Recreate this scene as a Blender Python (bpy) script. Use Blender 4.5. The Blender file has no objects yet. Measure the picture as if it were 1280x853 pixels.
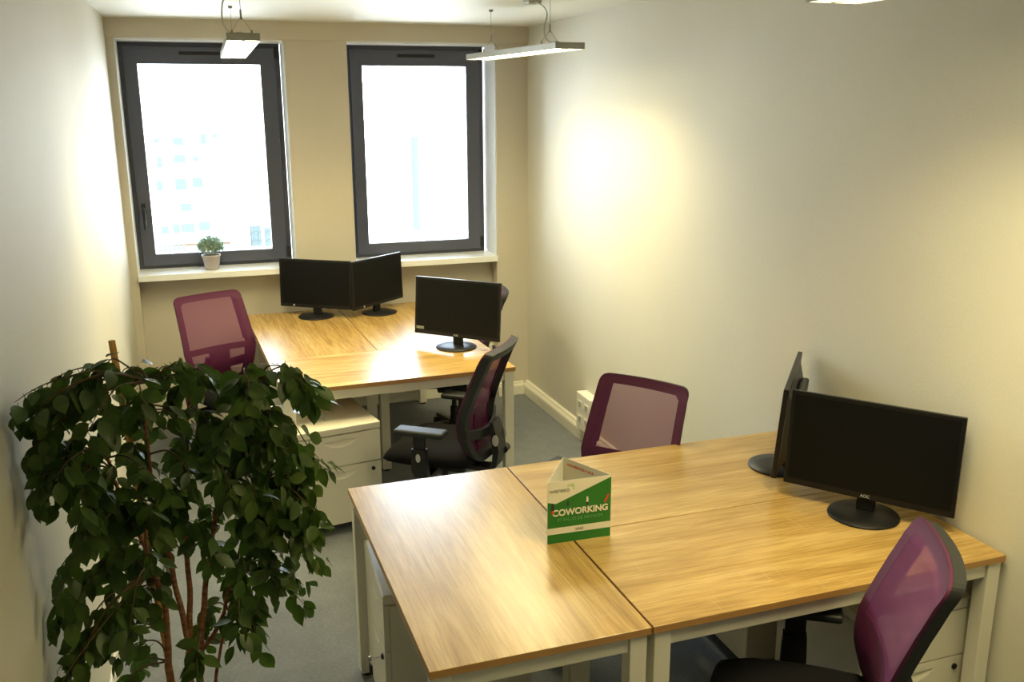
import bpy, bmesh, math, random
from math import sin, cos, pi, sqrt, atan2, hypot
from mathutils import Vector, Matrix

S = bpy.context.scene
COL = S.collection
rnd = random.Random(7)

# ------------------------------------------------------------------ materials
def mat(name, color=(.8, .8, .8), rough=.5, metal=0.0, spec=.5, coat=0.0, emit=None, estr=0.0):
    m = bpy.data.materials.new(name); m.use_nodes = True
    b = m.node_tree.nodes['Principled BSDF']
    b.inputs['Base Color'].default_value = (*color, 1)
    b.inputs['Roughness'].default_value = rough
    b.inputs['Metallic'].default_value = metal
    b.inputs['Specular IOR Level'].default_value = spec
    b.inputs['Coat Weight'].default_value = coat
    if emit:
        b.inputs['Emission Color'].default_value = (*emit, 1)
        b.inputs['Emission Strength'].default_value = estr
    return m

def nd(m, kind, **kw):
    n = m.node_tree.nodes.new(kind)
    for k, v in kw.items(): setattr(n, k, v)
    return n

def lk(m, a, b): m.node_tree.links.new(a, b)

def noise_setup(m, scale, stretch=(1, 1, 1), detail=4, rough=.5, dist=0.0, coords='Object', offs=0):
    tc = nd(m, 'ShaderNodeTexCoord'); mp = nd(m, 'ShaderNodeMapping'); nz = nd(m, 'ShaderNodeTexNoise')
    mp.inputs['Scale'].default_value = stretch; mp.inputs['Location'].default_value = (offs, offs * .7, 0)
    nz.inputs['Scale'].default_value = scale; nz.inputs['Detail'].default_value = detail
    nz.inputs['Roughness'].default_value = rough; nz.inputs['Distortion'].default_value = dist
    lk(m, tc.outputs[coords], mp.inputs['Vector']); lk(m, mp.outputs['Vector'], nz.inputs['Vector'])
    return nz, mp

def ramp(m, fac, stops):
    r = nd(m, 'ShaderNodeValToRGB'); e = r.color_ramp.elements
    while len(e) < len(stops): e.new(.5)
    for el, (p, c) in zip(e, stops): el.position = p; el.color = (*c, 1)
    lk(m, fac, r.inputs['Fac']); return r

def bump(m, fac, strength, dist=.002):
    b = nd(m, 'ShaderNodeBump'); b.inputs['Strength'].default_value = strength
    b.inputs['Distance'].default_value = dist
    lk(m, fac, b.inputs['Height']); lk(m, b.outputs['Normal'], m.node_tree.nodes['Principled BSDF'].inputs['Normal'])

def wall_mat(name, color, strength=.5):
    m = mat(name, color, .62, spec=.35)
    nz, mp = noise_setup(m, 1.0, (130, 130, 420), 2)          # fine horizontal weave of painted glass-fibre paper
    nz2, mp2 = noise_setup(m, 1.0, (2.2, 2.2, 2.2), 3)
    mx = nd(m, 'ShaderNodeMix', data_type='RGBA', blend_type='MULTIPLY')
    mx.inputs[0].default_value = 1
    r = ramp(m, nz2.outputs['Fac'], [(.3, tuple(c * .965 for c in color)), (.7, color)])
    r2 = ramp(m, nz.outputs['Fac'], [(.3, (.94, .94, .94)), (.7, (1, 1, 1))])
    lk(m, r.outputs[0], mx.inputs[6]); lk(m, r2.outputs[0], mx.inputs[7])
    lk(m, mx.outputs[2], m.node_tree.nodes['Principled BSDF'].inputs['Base Color'])
    bump(m, nz.outputs['Fac'], strength, .0015)
    return m

M = {}
M['wall'] = wall_mat('woven_wall_paint', (.68, .66, .565))
M['wall_l'] = wall_mat('woven_wall_paint_ribbed', (.66, .635, .52), .8)
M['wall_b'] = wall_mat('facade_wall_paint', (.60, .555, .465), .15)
M['reveal'] = mat('reveal_paint', (.78, .81, .84), .55)
M['ceil'] = wall_mat('ceiling_paint', (.73, .72, .63), .1)
M['sill'] = mat('sill_laminate', (.80, .82, .83), .30)
M['skirt'] = mat('skirting_plastic', (.74, .72, .62), .45)
M['frame'] = mat('anthracite_frame', (.080, .086, .118), .38, spec=.5)
M['gasket'] = mat('black_gasket', (.012, .012, .014), .6)
M['white_metal'] = mat('white_powder_coat', (.72, .70, .60), .42)
M['cab'] = mat('cream_steel', (.74, .71, .60), .4)
M['cab_gap'] = mat('dark_gap', (.05, .05, .045), .8)
M['black'] = mat('black_plastic', (.009, .009, .010), .45, spec=.35)
M['black_soft'] = mat('grey_black_plastic', (.016, .018, .020), .5, spec=.35)
M['screen'] = mat('matte_screen', (.005, .0055, .006), .4, spec=.14)
M['bezel'] = mat('glossy_bezel', (.007, .007, .008), .32, spec=.3)
M['chrome'] = mat('chrome', (.75, .75, .76), .22, 1.0)
M['silver_logo'] = mat('silver_print', (.55, .56, .58), .4)
M['grey_cap'] = mat('grey_cap', (.45, .45, .46), .4)
M['lamp_body'] = mat('lamp_aluminium', (.42, .42, .38), .4, .3)
M['wire'] = mat('steel_wire', (.30, .30, .28), .4, .6)
M['cord'] = mat('grey_cord', (.48, .48, .42), .5)
M['tube'] = mat('lamp_diffuser', (.9, .9, .8), .4, emit=(1.0, .88, .50), estr=24)
M['socket'] = mat('socket_plastic', (.80, .78, .70), .35)
M['socket_hole'] = mat('socket_recess', (.42, .41, .36), .5)
M['pot'] = mat('grey_pot', (.42, .37, .35), .6)
M['planter'] = mat('dark_planter', (.05, .05, .055), .5)
M['soil'] = mat('soil', (.05, .035, .025), .9)
M['stake'] = mat('bamboo_stake', (.62, .32, .07), .55)
M['card_white'] = mat('card_white', (.74, .71, .60), .5)
M['card_green'] = mat('card_green', (.016, .165, .022), .4)
M['card_red'] = mat('card_red', (.62, .06, .02), .5)
M['card_grey'] = mat('card_grey', (.22, .24, .20), .6)
M['card_pale'] = mat('card_pale_green', (.12, .36, .13), .6)
M['card_dark'] = mat('card_dark', (.02, .025, .05), .6)
M['card_lime'] = mat('card_lime', (.30, .55, .12), .6)

# carpet
m = M['carpet'] = mat('blue_grey_carpet', (.15, .16, .17), .95, spec=.1)
nz, _ = noise_setup(m, 1.0, (60, 210, 60), 6, .7)
nz2, _ = noise_setup(m, 9.0, (1, 1, 1), 5, .6, offs=3)
ad = nd(m, 'ShaderNodeMath', operation='ADD'); ml = nd(m, 'ShaderNodeMath', operation='MULTIPLY'); ml.inputs[1].default_value = .5; mw_ = nd(m, 'ShaderNodeMapRange'); mw_.inputs['To Min'].default_value = .33; mw_.inputs['To Max'].default_value = .67
lk(m, nz.outputs['Fac'], ad.inputs[0]); lk(m, nz2.outputs['Fac'], mw_.inputs['Value']); lk(m, mw_.outputs[0], ad.inputs[1]); lk(m, ad.outputs[0], ml.inputs[0])
r = ramp(m, ml.outputs[0], [(.38, (.125, .138, .155)), (.52, (.18, .195, .212)), (.64, (.26, .275, .29))])
lk(m, r.outputs[0], m.node_tree.nodes['Principled BSDF'].inputs['Base Color'])
bump(m, nz.outputs['Fac'], .6, .004)

# sawn oak laminate: grain along local X
def oak(name, c0, c1, c2):
    m = mat(name, c1, .27, spec=.9)
    b = m.node_tree.nodes['Principled BSDF']
    oi = nd(m, 'ShaderNodeObjectInfo')
    nz, mp = noise_setup(m, 1.0, (1.3, 15, 15), 7, .62, .9)
    fine, mpf = noise_setup(m, 1.0, (6, 150, 150), 3, .6, .3)
    saw, mps = noise_setup(m, 1.0, (240, 5, 5), 2, .5)
    msk, mpm = noise_setup(m, 1.0, (5, 9, 9), 2, .5)
    for q in (mp, mpf, mps, mpm):
        ad = nd(m, 'ShaderNodeVectorMath', operation='SCALE'); ad.inputs[0].default_value = (37, 53, 11)
        lk(m, oi.outputs['Random'], ad.inputs['Scale']); lk(m, ad.outputs[0], q.inputs['Location'])
    r = ramp(m, nz.outputs['Fac'], [(.30, c0), (.50, c1), (.68, c2)])
    rf = ramp(m, fine.outputs['Fac'], [(.38, (.76, .73, .68)), (.58, (1.06, 1.06, 1.06))])
    mx = nd(m, 'ShaderNodeMix', data_type='RGBA', blend_type='MULTIPLY'); mx.inputs[0].default_value = .85
    lk(m, r.outputs[0], mx.inputs[6]); lk(m, rf.outputs[0], mx.inputs[7])
    gt = ramp(m, msk.outputs['Fac'], [(.55, (0, 0, 0)), (.70, (1, 1, 1))])
    sr = ramp(m, saw.outputs['Fac'], [(.58, (0, 0, 0)), (.68, (1, 1, 1))])
    mu = nd(m, 'ShaderNodeMath', operation='MULTIPLY'); lk(m, gt.outputs[0], mu.inputs[0]); lk(m, sr.outputs[0], mu.inputs[1])
    m2 = nd(m, 'ShaderNodeMath', operation='MULTIPLY'); m2.inputs[1].default_value = .30; lk(m, mu.outputs[0], m2.inputs[0])
    mx2 = nd(m, 'ShaderNodeMix', data_type='RGBA'); mx2.inputs[7].default_value = (.74, .55, .29, 1)
    lk(m, m2.outputs[0], mx2.inputs[0]); lk(m, mx.outputs[2], mx2.inputs[6])
    lk(m, mx2.outputs[2], b.inputs['Base Color'])
    bump(m, fine.outputs['Fac'], .05, .0003)
    return m
M['oak'] = oak('sawn_oak_laminate', (.34, .20, .055), (.475, .305, .095), (.58, .40, .15))
M['oak_edge'] = mat('oak_edge_band', (.40, .215, .07), .45)

# woven fabric for chairs
m = M['fabric'] = mat('black_seat_fabric', (.006, .006, .007), .9, spec=.12)
nz, _ = noise_setup(m, 900, (1, 1, 1), 2); bump(m, nz.outputs['Fac'], .5, .001)
m = M['purple'] = mat('plum_fabric', (.070, .0065, .040), .62, spec=.35)
nz, _ = noise_setup(m, 700, (1, 1, 1), 2); bump(m, nz.outputs['Fac'], .4, .0008)
m = M['mesh'] = mat('plum_mesh', (.125, .012, .080), .6, spec=.3)
nt = m.node_tree; out = nt.nodes['Material Output']; b = nt.nodes['Principled BSDF']
tr = nd(m, 'ShaderNodeBsdfTransparent'); mixs = nd(m, 'ShaderNodeMixShader'); mixs.inputs[0].default_value = .50
lwm = nd(m, 'ShaderNodeLayerWeight'); lwm.inputs[0].default_value = .5; mrm = nd(m, 'ShaderNodeMapRange'); mrm.inputs['To Min'].default_value = .56; mrm.inputs['To Max'].default_value = .95; lk(m, lwm.outputs['Facing'], mrm.inputs['Value']); lk(m, mrm.outputs[0], mixs.inputs[0])
tr.inputs[0].default_value = (.90, .76, .84, 1)
lk(m, tr.outputs[0], mixs.inputs[1]); lk(m, b.outputs[0], mixs.inputs[2]); lk(m, mixs.outputs[0], out.inputs['Surface'])

# window glass
m = M['glass'] = bpy.data.materials.new('window_glass'); m.use_nodes = True
nt = m.node_tree; nt.nodes.remove(nt.nodes['Principled BSDF']); out = nt.nodes['Material Output']
tr = nd(m, 'ShaderNodeBsdfTransparent'); tr.inputs[0].default_value = (.95, .98, .98, 1)
gl = nd(m, 'ShaderNodeBsdfGlossy'); gl.inputs['Roughness'].default_value = .01
lw = nd(m, 'ShaderNodeFresnel'); lw.inputs[0].default_value = 1.45
ms = nd(m, 'ShaderNodeMixShader'); lk(m, lw.outputs[0], ms.inputs[0]); lk(m, tr.outputs[0], ms.inputs[1]); lk(m, gl.outputs[0], ms.inputs[2])
lk(m, ms.outputs[0], out.inputs['Surface'])

# leaves
def leaf_mat(name, c0, c1):
    m = mat(name, c0, .40, spec=.28)
    nz, _ = noise_setup(m, 14, (1, 1, 1), 3)
    r = ramp(m, nz.outputs['Fac'], [(.35, c0), (.65, c1)])
    b = m.node_tree.nodes['Principled BSDF']; lk(m, r.outputs[0], b.inputs['Base Color'])
    tl = nd(m, 'ShaderNodeBsdfTranslucent'); tl.inputs[0].default_value = (c1[0] * 1.6, c1[1] * 1.9, c1[2] * 1.1, 1)
    mx = nd(m, 'ShaderNodeMixShader'); mx.inputs[0].default_value = .15
    lk(m, b.outputs[0], mx.inputs[1]); lk(m, tl.outputs[0], mx.inputs[2])
    lk(m, mx.outputs[0], m.node_tree.nodes['Material Output'].inputs['Surface'])
    return m
M['leaf'] = leaf_mat('ficus_leaf', (.022, .048, .009), (.066, .112, .018))
m = M['bark'] = mat('ficus_bark', (.20, .075, .032), .75, spec=.2)
nz, _ = noise_setup(m, 40, (1, 1, 3), 4); r = ramp(m, nz.outputs['Fac'], [(.3, (.15, .06, .028)), (.7, (.34, .16, .08))])
lk(m, r.outputs[0], m.node_tree.nodes['Principled BSDF'].inputs['Base Color'])
M['twig'] = mat('twig_bark', (.10, .065, .03), .7, spec=.2)
M['sage'] = leaf_mat('sage_leaf', (.11, .17, .13), (.32, .41, .35))
# outdoors
M['facade'] = mat('white_facade', (.80, .80, .78), .9)
M['facade_pane'] = mat('facade_glass', (.054, .068, .068), .5, spec=.1)
M['stair'] = mat('pale_stair_shaft', (.045, .054, .055), .8)
M['roof'] = mat('roof_gravel', (.07, .075, .07), .9)
M['rail_o'] = mat('outdoor_rail', (.04, .06, .06), .6)
M['orange'] = mat('terracotta_strip', (.13, .07, .035), .8)

# ------------------------------------------------------------------ helpers
def link(name, me, m, parent=None, smooth=False):
    o = bpy.data.objects.new(name, me); COL.objects.link(o)
    if m is not None:
        for q in (m if isinstance(m, (list, tuple)) else [m]): me.materials.append(q)
    if parent is not None: o.parent = parent
    if smooth:
        for p in me.polygons: p.use_smooth = True
    return o

def obj(name, bm, m, parent=None, smooth=False, loc=None, rot=None):
    me = bpy.data.meshes.new(name); bmesh.ops.recalc_face_normals(bm, faces=bm.faces[:])
    bm.to_mesh(me); bm.free()
    o = link(name, me, m, parent, smooth)
    if loc: o.location = loc
    if rot: o.rotation_euler = rot
    return o

def nb(): return bmesh.new()

def box(bm, x0, x1, y0, y1, z0, z1, mx=None, bev=0.0, seg=2):
    r = bmesh.ops.create_cube(bm, size=1.0)
    vs = r['verts']
    mt = Matrix.Translation(((x0 + x1) / 2, (y0 + y1) / 2, (z0 + z1) / 2)) @ Matrix.Diagonal((x1 - x0, y1 - y0, z1 - z0, 1))
    if mx is not None: mt = mx @ mt
    bmesh.ops.transform(bm, matrix=mt, verts=vs)
    if bev > 0:
        es = list({e for v in vs for e in v.link_edges})
        bmesh.ops.bevel(bm, geom=es, offset=bev, segments=seg, affect='EDGES', profile=.5)
    return bm

def tube(bm, pts, rad, seg=8, caps=True):
    """pts: list of Vectors, rad: float or list"""
    pts = [Vector(p) for p in pts]; n = len(pts)
    rads = rad if isinstance(rad, (list, tuple)) else [rad] * n
    rings = []; prev = None
    for i, p in enumerate(pts):
        t = (pts[min(i + 1, n - 1)] - pts[max(i - 1, 0)]).normalized()
        if prev is None:
            a = Vector((0, 0, 1)) if abs(t.z) < .9 else Vector((1, 0, 0))
            u = t.cross(a).normalized()
        else:
            u = (prev - t * prev.dot(t))
            u = u.normalized() if u.length > 1e-6 else t.orthogonal().normalized()
        prev = u; v = t.cross(u)
        rings.append([bm.verts.new(p + (u * cos(2 * pi * k / seg) + v * sin(2 * pi * k / seg)) * rads[i]) for k in range(seg)])
    for a, b in zip(rings, rings[1:]):
        for k in range(seg): bm.faces.new((a[k], a[(k + 1) % seg], b[(k + 1) % seg], b[k]))
    if caps:
        bm.faces.new(rings[0][::-1]); bm.faces.new(rings[-1])
    return bm

def lathe(bm, prof, seg=32, cx=0, cy=0, mx=None):
    rings = []
    for r, z in prof:
        if r < 1e-6:
            rings.append([bm.verts.new((cx, cy, z))]); continue
        rings.append([bm.verts.new((cx + r * cos(2 * pi * k / seg), cy + r * sin(2 * pi * k / seg), z)) for k in range(seg)])
    new = [v for r in rings for v in r]
    for a, b in zip(rings, rings[1:]):
        for k in range(seg):
            q = [a[k % len(a)], a[(k + 1) % len(a)], b[(k + 1) % len(b)], b[k % len(b)]]
            u = []
            for v in q:
                if v not in u: u.append(v)
            if len(u) > 2: bm.faces.new(u)
    if mx is not None: bmesh.ops.transform(bm, matrix=mx, verts=new)
    return bm

def prism(bm, poly, z0, z1, mx=None):
    lo = [bm.verts.new((x, y, z0)) for x, y in poly]; hi = [bm.verts.new((x, y, z1)) for x, y in poly]
    bm.faces.new(lo[::-1]); bm.faces.new(hi)
    n = len(poly)
    for k in range(n): bm.faces.new((lo[k], lo[(k + 1) % n], hi[(k + 1) % n], hi[k]))
    if mx is not None: bmesh.ops.transform(bm, matrix=mx, verts=lo + hi)
    return bm

def thing(name, label, cat, loc=(0, 0, 0), rz=0.0, group=None):
    o = bpy.data.objects.new(name, None); COL.objects.link(o)
    o.location = loc; o.rotation_euler = (0, 0, rz); o.empty_display_size = .1
    o['label'] = label; o['category'] = cat
    if group: o['group'] = group
    return o

def struct(name, bm, m, parent=None, smooth=False, **k):
    o = obj(name, bm, m, parent, smooth, **k)
    if parent is None: o['kind'] = 'structure'
    return o

def copy_tree(o, parent=None):
    c = o.copy(); COL.objects.link(c)
    if parent is not None: c.parent = parent
    for ch in o.children: copy_tree(ch, c)
    return c

def place(first, used, loc, rz, label, group=None):
    o = copy_tree(first) if used else first
    o.location = loc; o.rotation_euler = (0, 0, rz); o['label'] = label
    if group: o['group'] = group
    return o

def text_mesh(name, body, size, m, parent, mx, extrude=.0004, align='CENTER', bold=0.0, spacing=1.0):
    cu = bpy.data.curves.new('txt', 'FONT'); cu.body = body; cu.size = size; cu.extrude = extrude
    cu.align_x = align; cu.align_y = 'CENTER'; cu.offset = bold; cu.space_character = spacing
    t = bpy.data.objects.new('txt', cu); COL.objects.link(t)
    dg = bpy.context.evaluated_depsgraph_get(); dg.update()
    me = bpy.data.meshes.new_from_object(t.evaluated_get(dg))
    bpy.data.objects.remove(t); bpy.data.curves.remove(cu)
    me.materials.clear(); me.name = name
    o = link(name, me, m, parent); o.matrix_local = mx
    return o


# ------------------------------------------------------------------ room shell
XL, YB, H = -.4386, 6.232, 2.588
YF = -1.3
TW = .0129
def xr(y): return 2.2157 + TW * (YB - y)

bm = nb(); box(bm, XL - .3, 2.7, YF - .3, 6.62, -.12, 0); struct('floor', bm, M['carpet'])
bm = nb(); box(bm, XL - .3, 2.7, YF - .3, 6.62, H, H + .15); struct('ceiling', bm, M['ceil'])
bm = nb(); box(bm, XL - .25, XL, YF - .3, 6.62, 0, H); struct('wall_left', bm, M['wall_l'])
bm = nb(); prism(bm, [(xr(YF - .3), YF - .3), (2.7, YF - .3), (2.7, 6.62), (xr(6.62), 6.62)], 0, H); struct('wall_right', bm, M['wall'])
bm = nb(); box(bm, XL, xr(YF), YF - .2, YF, 0, H); struct('wall_front', bm, M['wall'])

# window wall: lintel, pilasters, column, recess below the sill, outer skin around the openings
PY = 6.250                       # pilaster / column face
WX = [(-.386, .578), (1.016, 1.957)]   # window openings
WZ = (1.040, 2.462)
Y_FR = 6.47                      # frame face
bm = nb()
box(bm, XL, xr(YB), YB, 6.62, 2.478, H)                       # lintel
box(bm, XL, -.392, PY, 6.62, 0, 2.478)                        # left pilaster
box(bm, 1.985, xr(PY), PY, 6.62, 0, 2.478)                    # right pilaster
box(bm, .594, .985, PY, 6.62, 1.043, 2.478)                   # column between the windows
box(bm, -.392, 1.985, 6.37, 6.62, 0, 1.003)                   # recess under sill
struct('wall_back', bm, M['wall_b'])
bm = nb()                                                     # pale linings of the two niches
box(bm, -.392, -.389, PY + .012, Y_FR, 1.043, 2.466)
box(bm, .5905, .5938, PY + .012, Y_FR, 1.043, 2.466)
box(bm, .9852, .988, PY + .012, Y_FR, 1.043, 2.466)
box(bm, 1.981, 1.9848, PY + .012, Y_FR, 1.043, 2.466)
box(bm, -.389, .5905, PY + .012, Y_FR, 2.466, 2.4778)
box(bm, .988, 1.981, PY + .012, Y_FR, 2.466, 2.4778)
struct('trim_1', bm, M['reveal'])
bm = nb(); box(bm, -.392, 1.985, 6.222, 6.50, 1.003, 1.043, bev=.003); struct('trim_2', bm, M['sill'])   # long window sill
bm = nb(); box(bm, -.392, 1.985, 6.335, 6.37, 0, .372, bev=.004); struct('trim_3', bm, M['skirt'])       # low casing under the windows

# skirtings with a rounded cap
def skirting(name, pts, hgt=.10, t=.035):
    bm = nb()
    (ax, ay), (bx, by) = pts
    d = Vector((bx - ax, by - ay, 0)); L = d.length; d.normalize(); n = Vector((-d.y, d.x, 0))
    prof = [(0, 0), (t, 0), (t, hgt * .62), (t * .92, hgt * .72), (t * .60, hgt * .86), (t * .5, hgt * .97), (t * .3, hgt), (0, hgt)]
    r0 = [bm.verts.new(Vector((ax, ay, 0)) + n * u + Vector((0, 0, w))) for u, w in prof]
    r1 = [bm.verts.new(Vector((bx, by, 0)) + n * u + Vector((0, 0, w))) for u, w in prof]
    k = len(prof)
    for i in range(k): bm.faces.new((r0[i], r0[(i + 1) % k], r1[(i + 1) % k], r1[i]))
    bm.faces.new(r0[::-1]); bm.faces.new(r1)
    struct(name, bm, M['skirt'])
skirting('baseboard_right', [(xr(YF), YF), (xr(PY) - .0, PY - .001)])
skirting('baseboard_left', [(XL, PY - .001), (XL, YF)], .08, .014)
skirting('baseboard_back', [(xr(PY) - .036, PY), (1.986, PY)], .095, .02)

# windows
def window(name, x0, x1, handle):
    w = bpy.data.objects.new(name, None); COL.objects.link(w); w.location = ((x0 + x1) / 2, Y_FR, WZ[0]); w['kind'] = 'structure'
    hw = (x1 - x0) / 2; hh = WZ[1] - WZ[0]
    def ring(bm, a0, a1, b0, b1, wl, wr, wb, wt, y0, y1, bev=.004):
        box(bm, a0, a0 + wl, y0, y1, b0, b1, bev=bev); box(bm, a1 - wr, a1, y0, y1, b0, b1, bev=bev)
        box(bm, a0 + wl * .9, a1 - wr * .9, y0, y1, b0, b0 + wb, bev=bev); box(bm, a0 + wl * .9, a1 - wr * .9, y0, y1, b1 - wt, b1, bev=bev)
    bm = nb(); ring(bm, -hw - .006, hw + .008, .003, hh + .012, .046, .046, .045, .045, .015, .09)
    obj('window_frame', bm, M['frame'], w)
    bm = nb(); ring(bm, -hw + .022, hw - .022, .025, hh - .022, .080, .098, .075, .105, -.008, .06)
    sash = obj('window_sash', bm, M['frame'], w)
    bm = nb(); box(bm, -hw + .09, hw - .105, .028, .034, .085, hh - .11); obj('pane', bm, M['glass'], sash)
    bm = nb(); box(bm, -.13, .13, .012, .02, hh - .072, hh - .05, bev=.002)
    for k in range(12): box(bm, -.122 + k * .0205, -.112 + k * .0205, .008, .013, hh - .068, hh - .054)
    obj('vent_slot', bm, M['gasket'], w, loc=(0, -.022, 0))
    for sx in (1,):
        for zz in (.03, hh - .10):
            bm = nb(); tube(bm, [(0, 0, 0), (0, 0, .075)], .009, 10); box(bm, -.018, .001, -.004, .012, 0, .075, bev=.002)
            obj('hinge', bm, M['gasket'], w, loc=(hw - .012, -.012, zz + .01))
    if handle:
        bm = nb(); box(bm, -.014, .014, -.012, .0, -.035, .035, bev=.004)
        tube(bm, [(0, -.010, 0), (0, -.042, 0), (0, -.05, -.01), (0, -.05, -.125), (0, -.048, -.13)], [.009, .009, .0095, .009, .006], 10)
        obj('window_handle', bm, M['gasket'], w, smooth=False, loc=(-hw + .058, -.008, .40))
    return w
window('window_1', WX[0][0], WX[0][1], True)
window('window_2', WX[1][0], WX[1][1], False)

# ------------------------------------------------------------------ desks
DESK_H, TOP_T = .74, .022
def desk(L, W, label, origin, rz, group):
    """origin: front-left corner of the top, long side along local x"""
    d = thing('office_desk', label, 'desk', origin, rz, group)
    bm = nb(); box(bm, 0, L, 0, W, DESK_H - TOP_T, DESK_H, bev=.0012, seg=1)
    me_o = obj('tabletop', bm, [M['oak'], M['oak_edge']], d)
    for p in me_o.data.polygons:
        if abs(p.normal.z) < .5: p.material_index = 1
    z1 = DESK_H - TOP_T; lt = .05; ins = .008
    for sx in (0, 1):
        for sy in (0, 1):
            x = ins if sx == 0 else L - ins - lt; y = ins if sy == 0 else W - ins - lt
            bm = nb(); box(bm, x, x + lt, y, y + lt, .012, z1, bev=.0025)
            lg = obj('leg', bm, M['white_metal'], d)
            bm = nb(); lathe(bm, [(0, 0), (.021, 0), (.021, .012), (0, .012)], 16, x + lt / 2, y + lt / 2); obj('foot', bm, M['black'], lg)
    for y in (ins + .008, W - ins - .034):
        bm = nb(); box(bm, ins + lt, L - ins - lt, y, y + .026, z1 - .05, z1, bev=.002); obj('rail', bm, M['white_metal'], d)
    for x in (ins + .008, L - ins - .034):
        bm = nb(); box(bm, x, x + .026, ins + lt, W - ins - lt, z1 - .05, z1, bev=.002); obj('rail', bm, M['white_metal'], d)
    return d

NX, NY, NTH = .4425, 1.965, .0102
FX, FY, FTH = .3148, 4.4271, .0389
def N(u, v, z=0.0): return (NX + u * cos(NTH) - v * sin(NTH), NY + u * sin(NTH) + v * cos(NTH), z)
def F(u, v, z=0.0): return (FX + u * cos(FTH) - v * sin(FTH), FY + u * sin(FTH) + v * cos(FTH), z)
gn, gf = 'oak desks of the near group', 'oak desks of the far group'
desk(1.193, .605, 'oak-topped white desk nearest the plant, its long side running away from the camera', N(.605, 0), NTH + pi / 2, gn)
desk(1.203, .586, 'oak-topped white desk at the front right, nearest the camera along the right wall', N(.611, 0), NTH, gn)
desk(1.203, .603, 'oak-topped white desk behind the front right desk, with the empty chair at its far edge', N(.611, .590), NTH, gn)
desk(1.206, .607, 'oak-topped white desk lying crosswise at the front of the window group', F(0, 0), FTH, gf)
desk(1.206, .601, 'oak-topped white desk on the left under the windows, beside the plum chair', F(.601, .611), FTH + pi / 2, gf)
desk(1.206, .601, 'oak-topped white desk on the right under the windows, reaching toward the right corner', F(1.206, .611), FTH + pi / 2, gf)

# ------------------------------------------------------------------ drawer pedestals
def drawer_front(name, w, z0, z1, parent, y):
    """curved-in crescent grip pressed into the upper middle of the front"""
    bm = nb(); nx, nz = 64, 36
    hz = z1 - z0; gz = z1 - .028; gw = .085; gd = .036
    g = []
    for j in range(nz + 1):
        row = []
        for i in range(nx + 1):
            x = -w / 2 + w * i / nx
            z = z1 - hz * (j / nz) if hz < .2 else (z1 - .13 * (j / (nz - 2)) if j <= nz - 2 else z1 - .13 - (hz - .13) * (j - nz + 2) / 2)
            dep = 0
            if abs(x) < gw and z < gz:
                lim = gd * (1 - (x / gw) ** 2)
                t = (gz - z) / max(lim, 1e-4)
                if t < 1: dep = .016 * (1 - (x / gw) ** 2) ** .5 * (1 - t) ** .8
            row.append(bm.verts.new((x, y + dep, z)))
        g.append(row)
    for j in range(nz):
        for i in range(nx): bm.faces.new((g[j][i], g[j + 1][i], g[j + 1][i + 1], g[j][i + 1]))
    # returns to the carcass
    e = [v for v in g[0]] + [r[-1] for r in g[1:]] + g[-1][-2::-1] + [r[0] for r in g[-2:0:-1]]
    bk = [bm.verts.new((v.co.x, y + .018, v.co.z)) for v in e]
    n = len(e)
    for k in range(n): bm.faces.new((e[k], e[(k + 1) % n], bk[(k + 1) % n], bk[k]))
    o = obj(name, bm, M['cab'], parent, smooth=False)
    return o

def pedestal(w=.42, dp=.50, h=.56):
    c = thing('drawer_pedestal', '', 'cabinet')
    bm = nb(); box(bm, -w / 2, w / 2, .021, dp, .05, h - .038, bev=.003)
    obj('body', bm, M['cab'], c)
    bm = nb(); box(bm, -w / 2, w / 2, .0, dp, h - .036, h, bev=.006, seg=3); obj('top_panel', bm, M['cab'], c)
    a = drawer_front('drawer', w - .006, .360, h - .040, c, .002)
    b = drawer_front('drawer', w - .006, .055, .355, c, .002)
    bm = nb(); lathe(bm, [(0, 0), (.010, 0), (.010, .006), (.007, .008), (0, .008)], 20, mx=Matrix.Translation((w / 2 - .045, .003, .318)) @ Matrix.Rotation(pi / 2, 4, 'X'))
    box(bm, w / 2 - .047, w / 2 - .043, -.0065, -.0045, .313, .323)
    obj('lock', bm, M['black'], b)
    for x in (-w / 2 + .05, w / 2 - .05):
        for y in (.06, dp - .06):
            bm = nb(); tube(bm, [(x - .011, y + .012, .021), (x + .011, y + .012, .021)], .021, 16)
            box(bm, x - .014, x + .014, y - .01, y + .014, .030, .05, bev=.003)
            obj('caster', bm, M['black'], c)
    return c
gp = 'white steel drawer pedestals under the desks'
ped = pedestal()
place(ped, 0, (.565, 4.335, 0), .17, 'cream steel two-drawer pedestal under the far crosswise desk, facing the camera', gp)
p = place(ped, 1, (.462, 2.885, 0), -pi / 2 - .03, 'cream steel drawer pedestal under the front left desk, with keys hanging in its lock', gp)
# key bunch in that pedestal's lock: shank, bow and second key hanging
bm = nb(); tube(bm, [(0, 0, 0), (0, -.030, 0)], .0028, 8); lathe(bm, [(0, -.0012), (.008, -.0012), (.008, .0012), (0, .0012)], 16, mx=Matrix.Translation((0, -.036, 0)) @ Matrix.Rotation(pi / 2, 4, 'Y'))
kp = thing('key_bunch', 'chrome key with black fob hanging from the pedestal lock under the front left desk', 'keys')
kp.location = p.matrix_basis @ Vector((.42 / 2 - .045, -.006, .318)); kp.rotation_euler = p.rotation_euler
obj('key', bm, M['chrome'], kp)
bm = nb(); tube(bm, [(.001, -.036, -.004), (.003, -.038, -.016), (.004, -.036, -.022)], .0012, 6)
box(bm, -.006, .012, -.040, -.031, -.050, -.020, bev=.004); box(bm, -.008, .002, -.034, -.028, -.062, -.03, bev=.002)
obj('fob', bm, M['black'], kp)
pr = place(ped, 1, (2.028, 2.064, 0), .012, 'cream steel drawer pedestal at the right end under the front right desk', gp)
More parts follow.
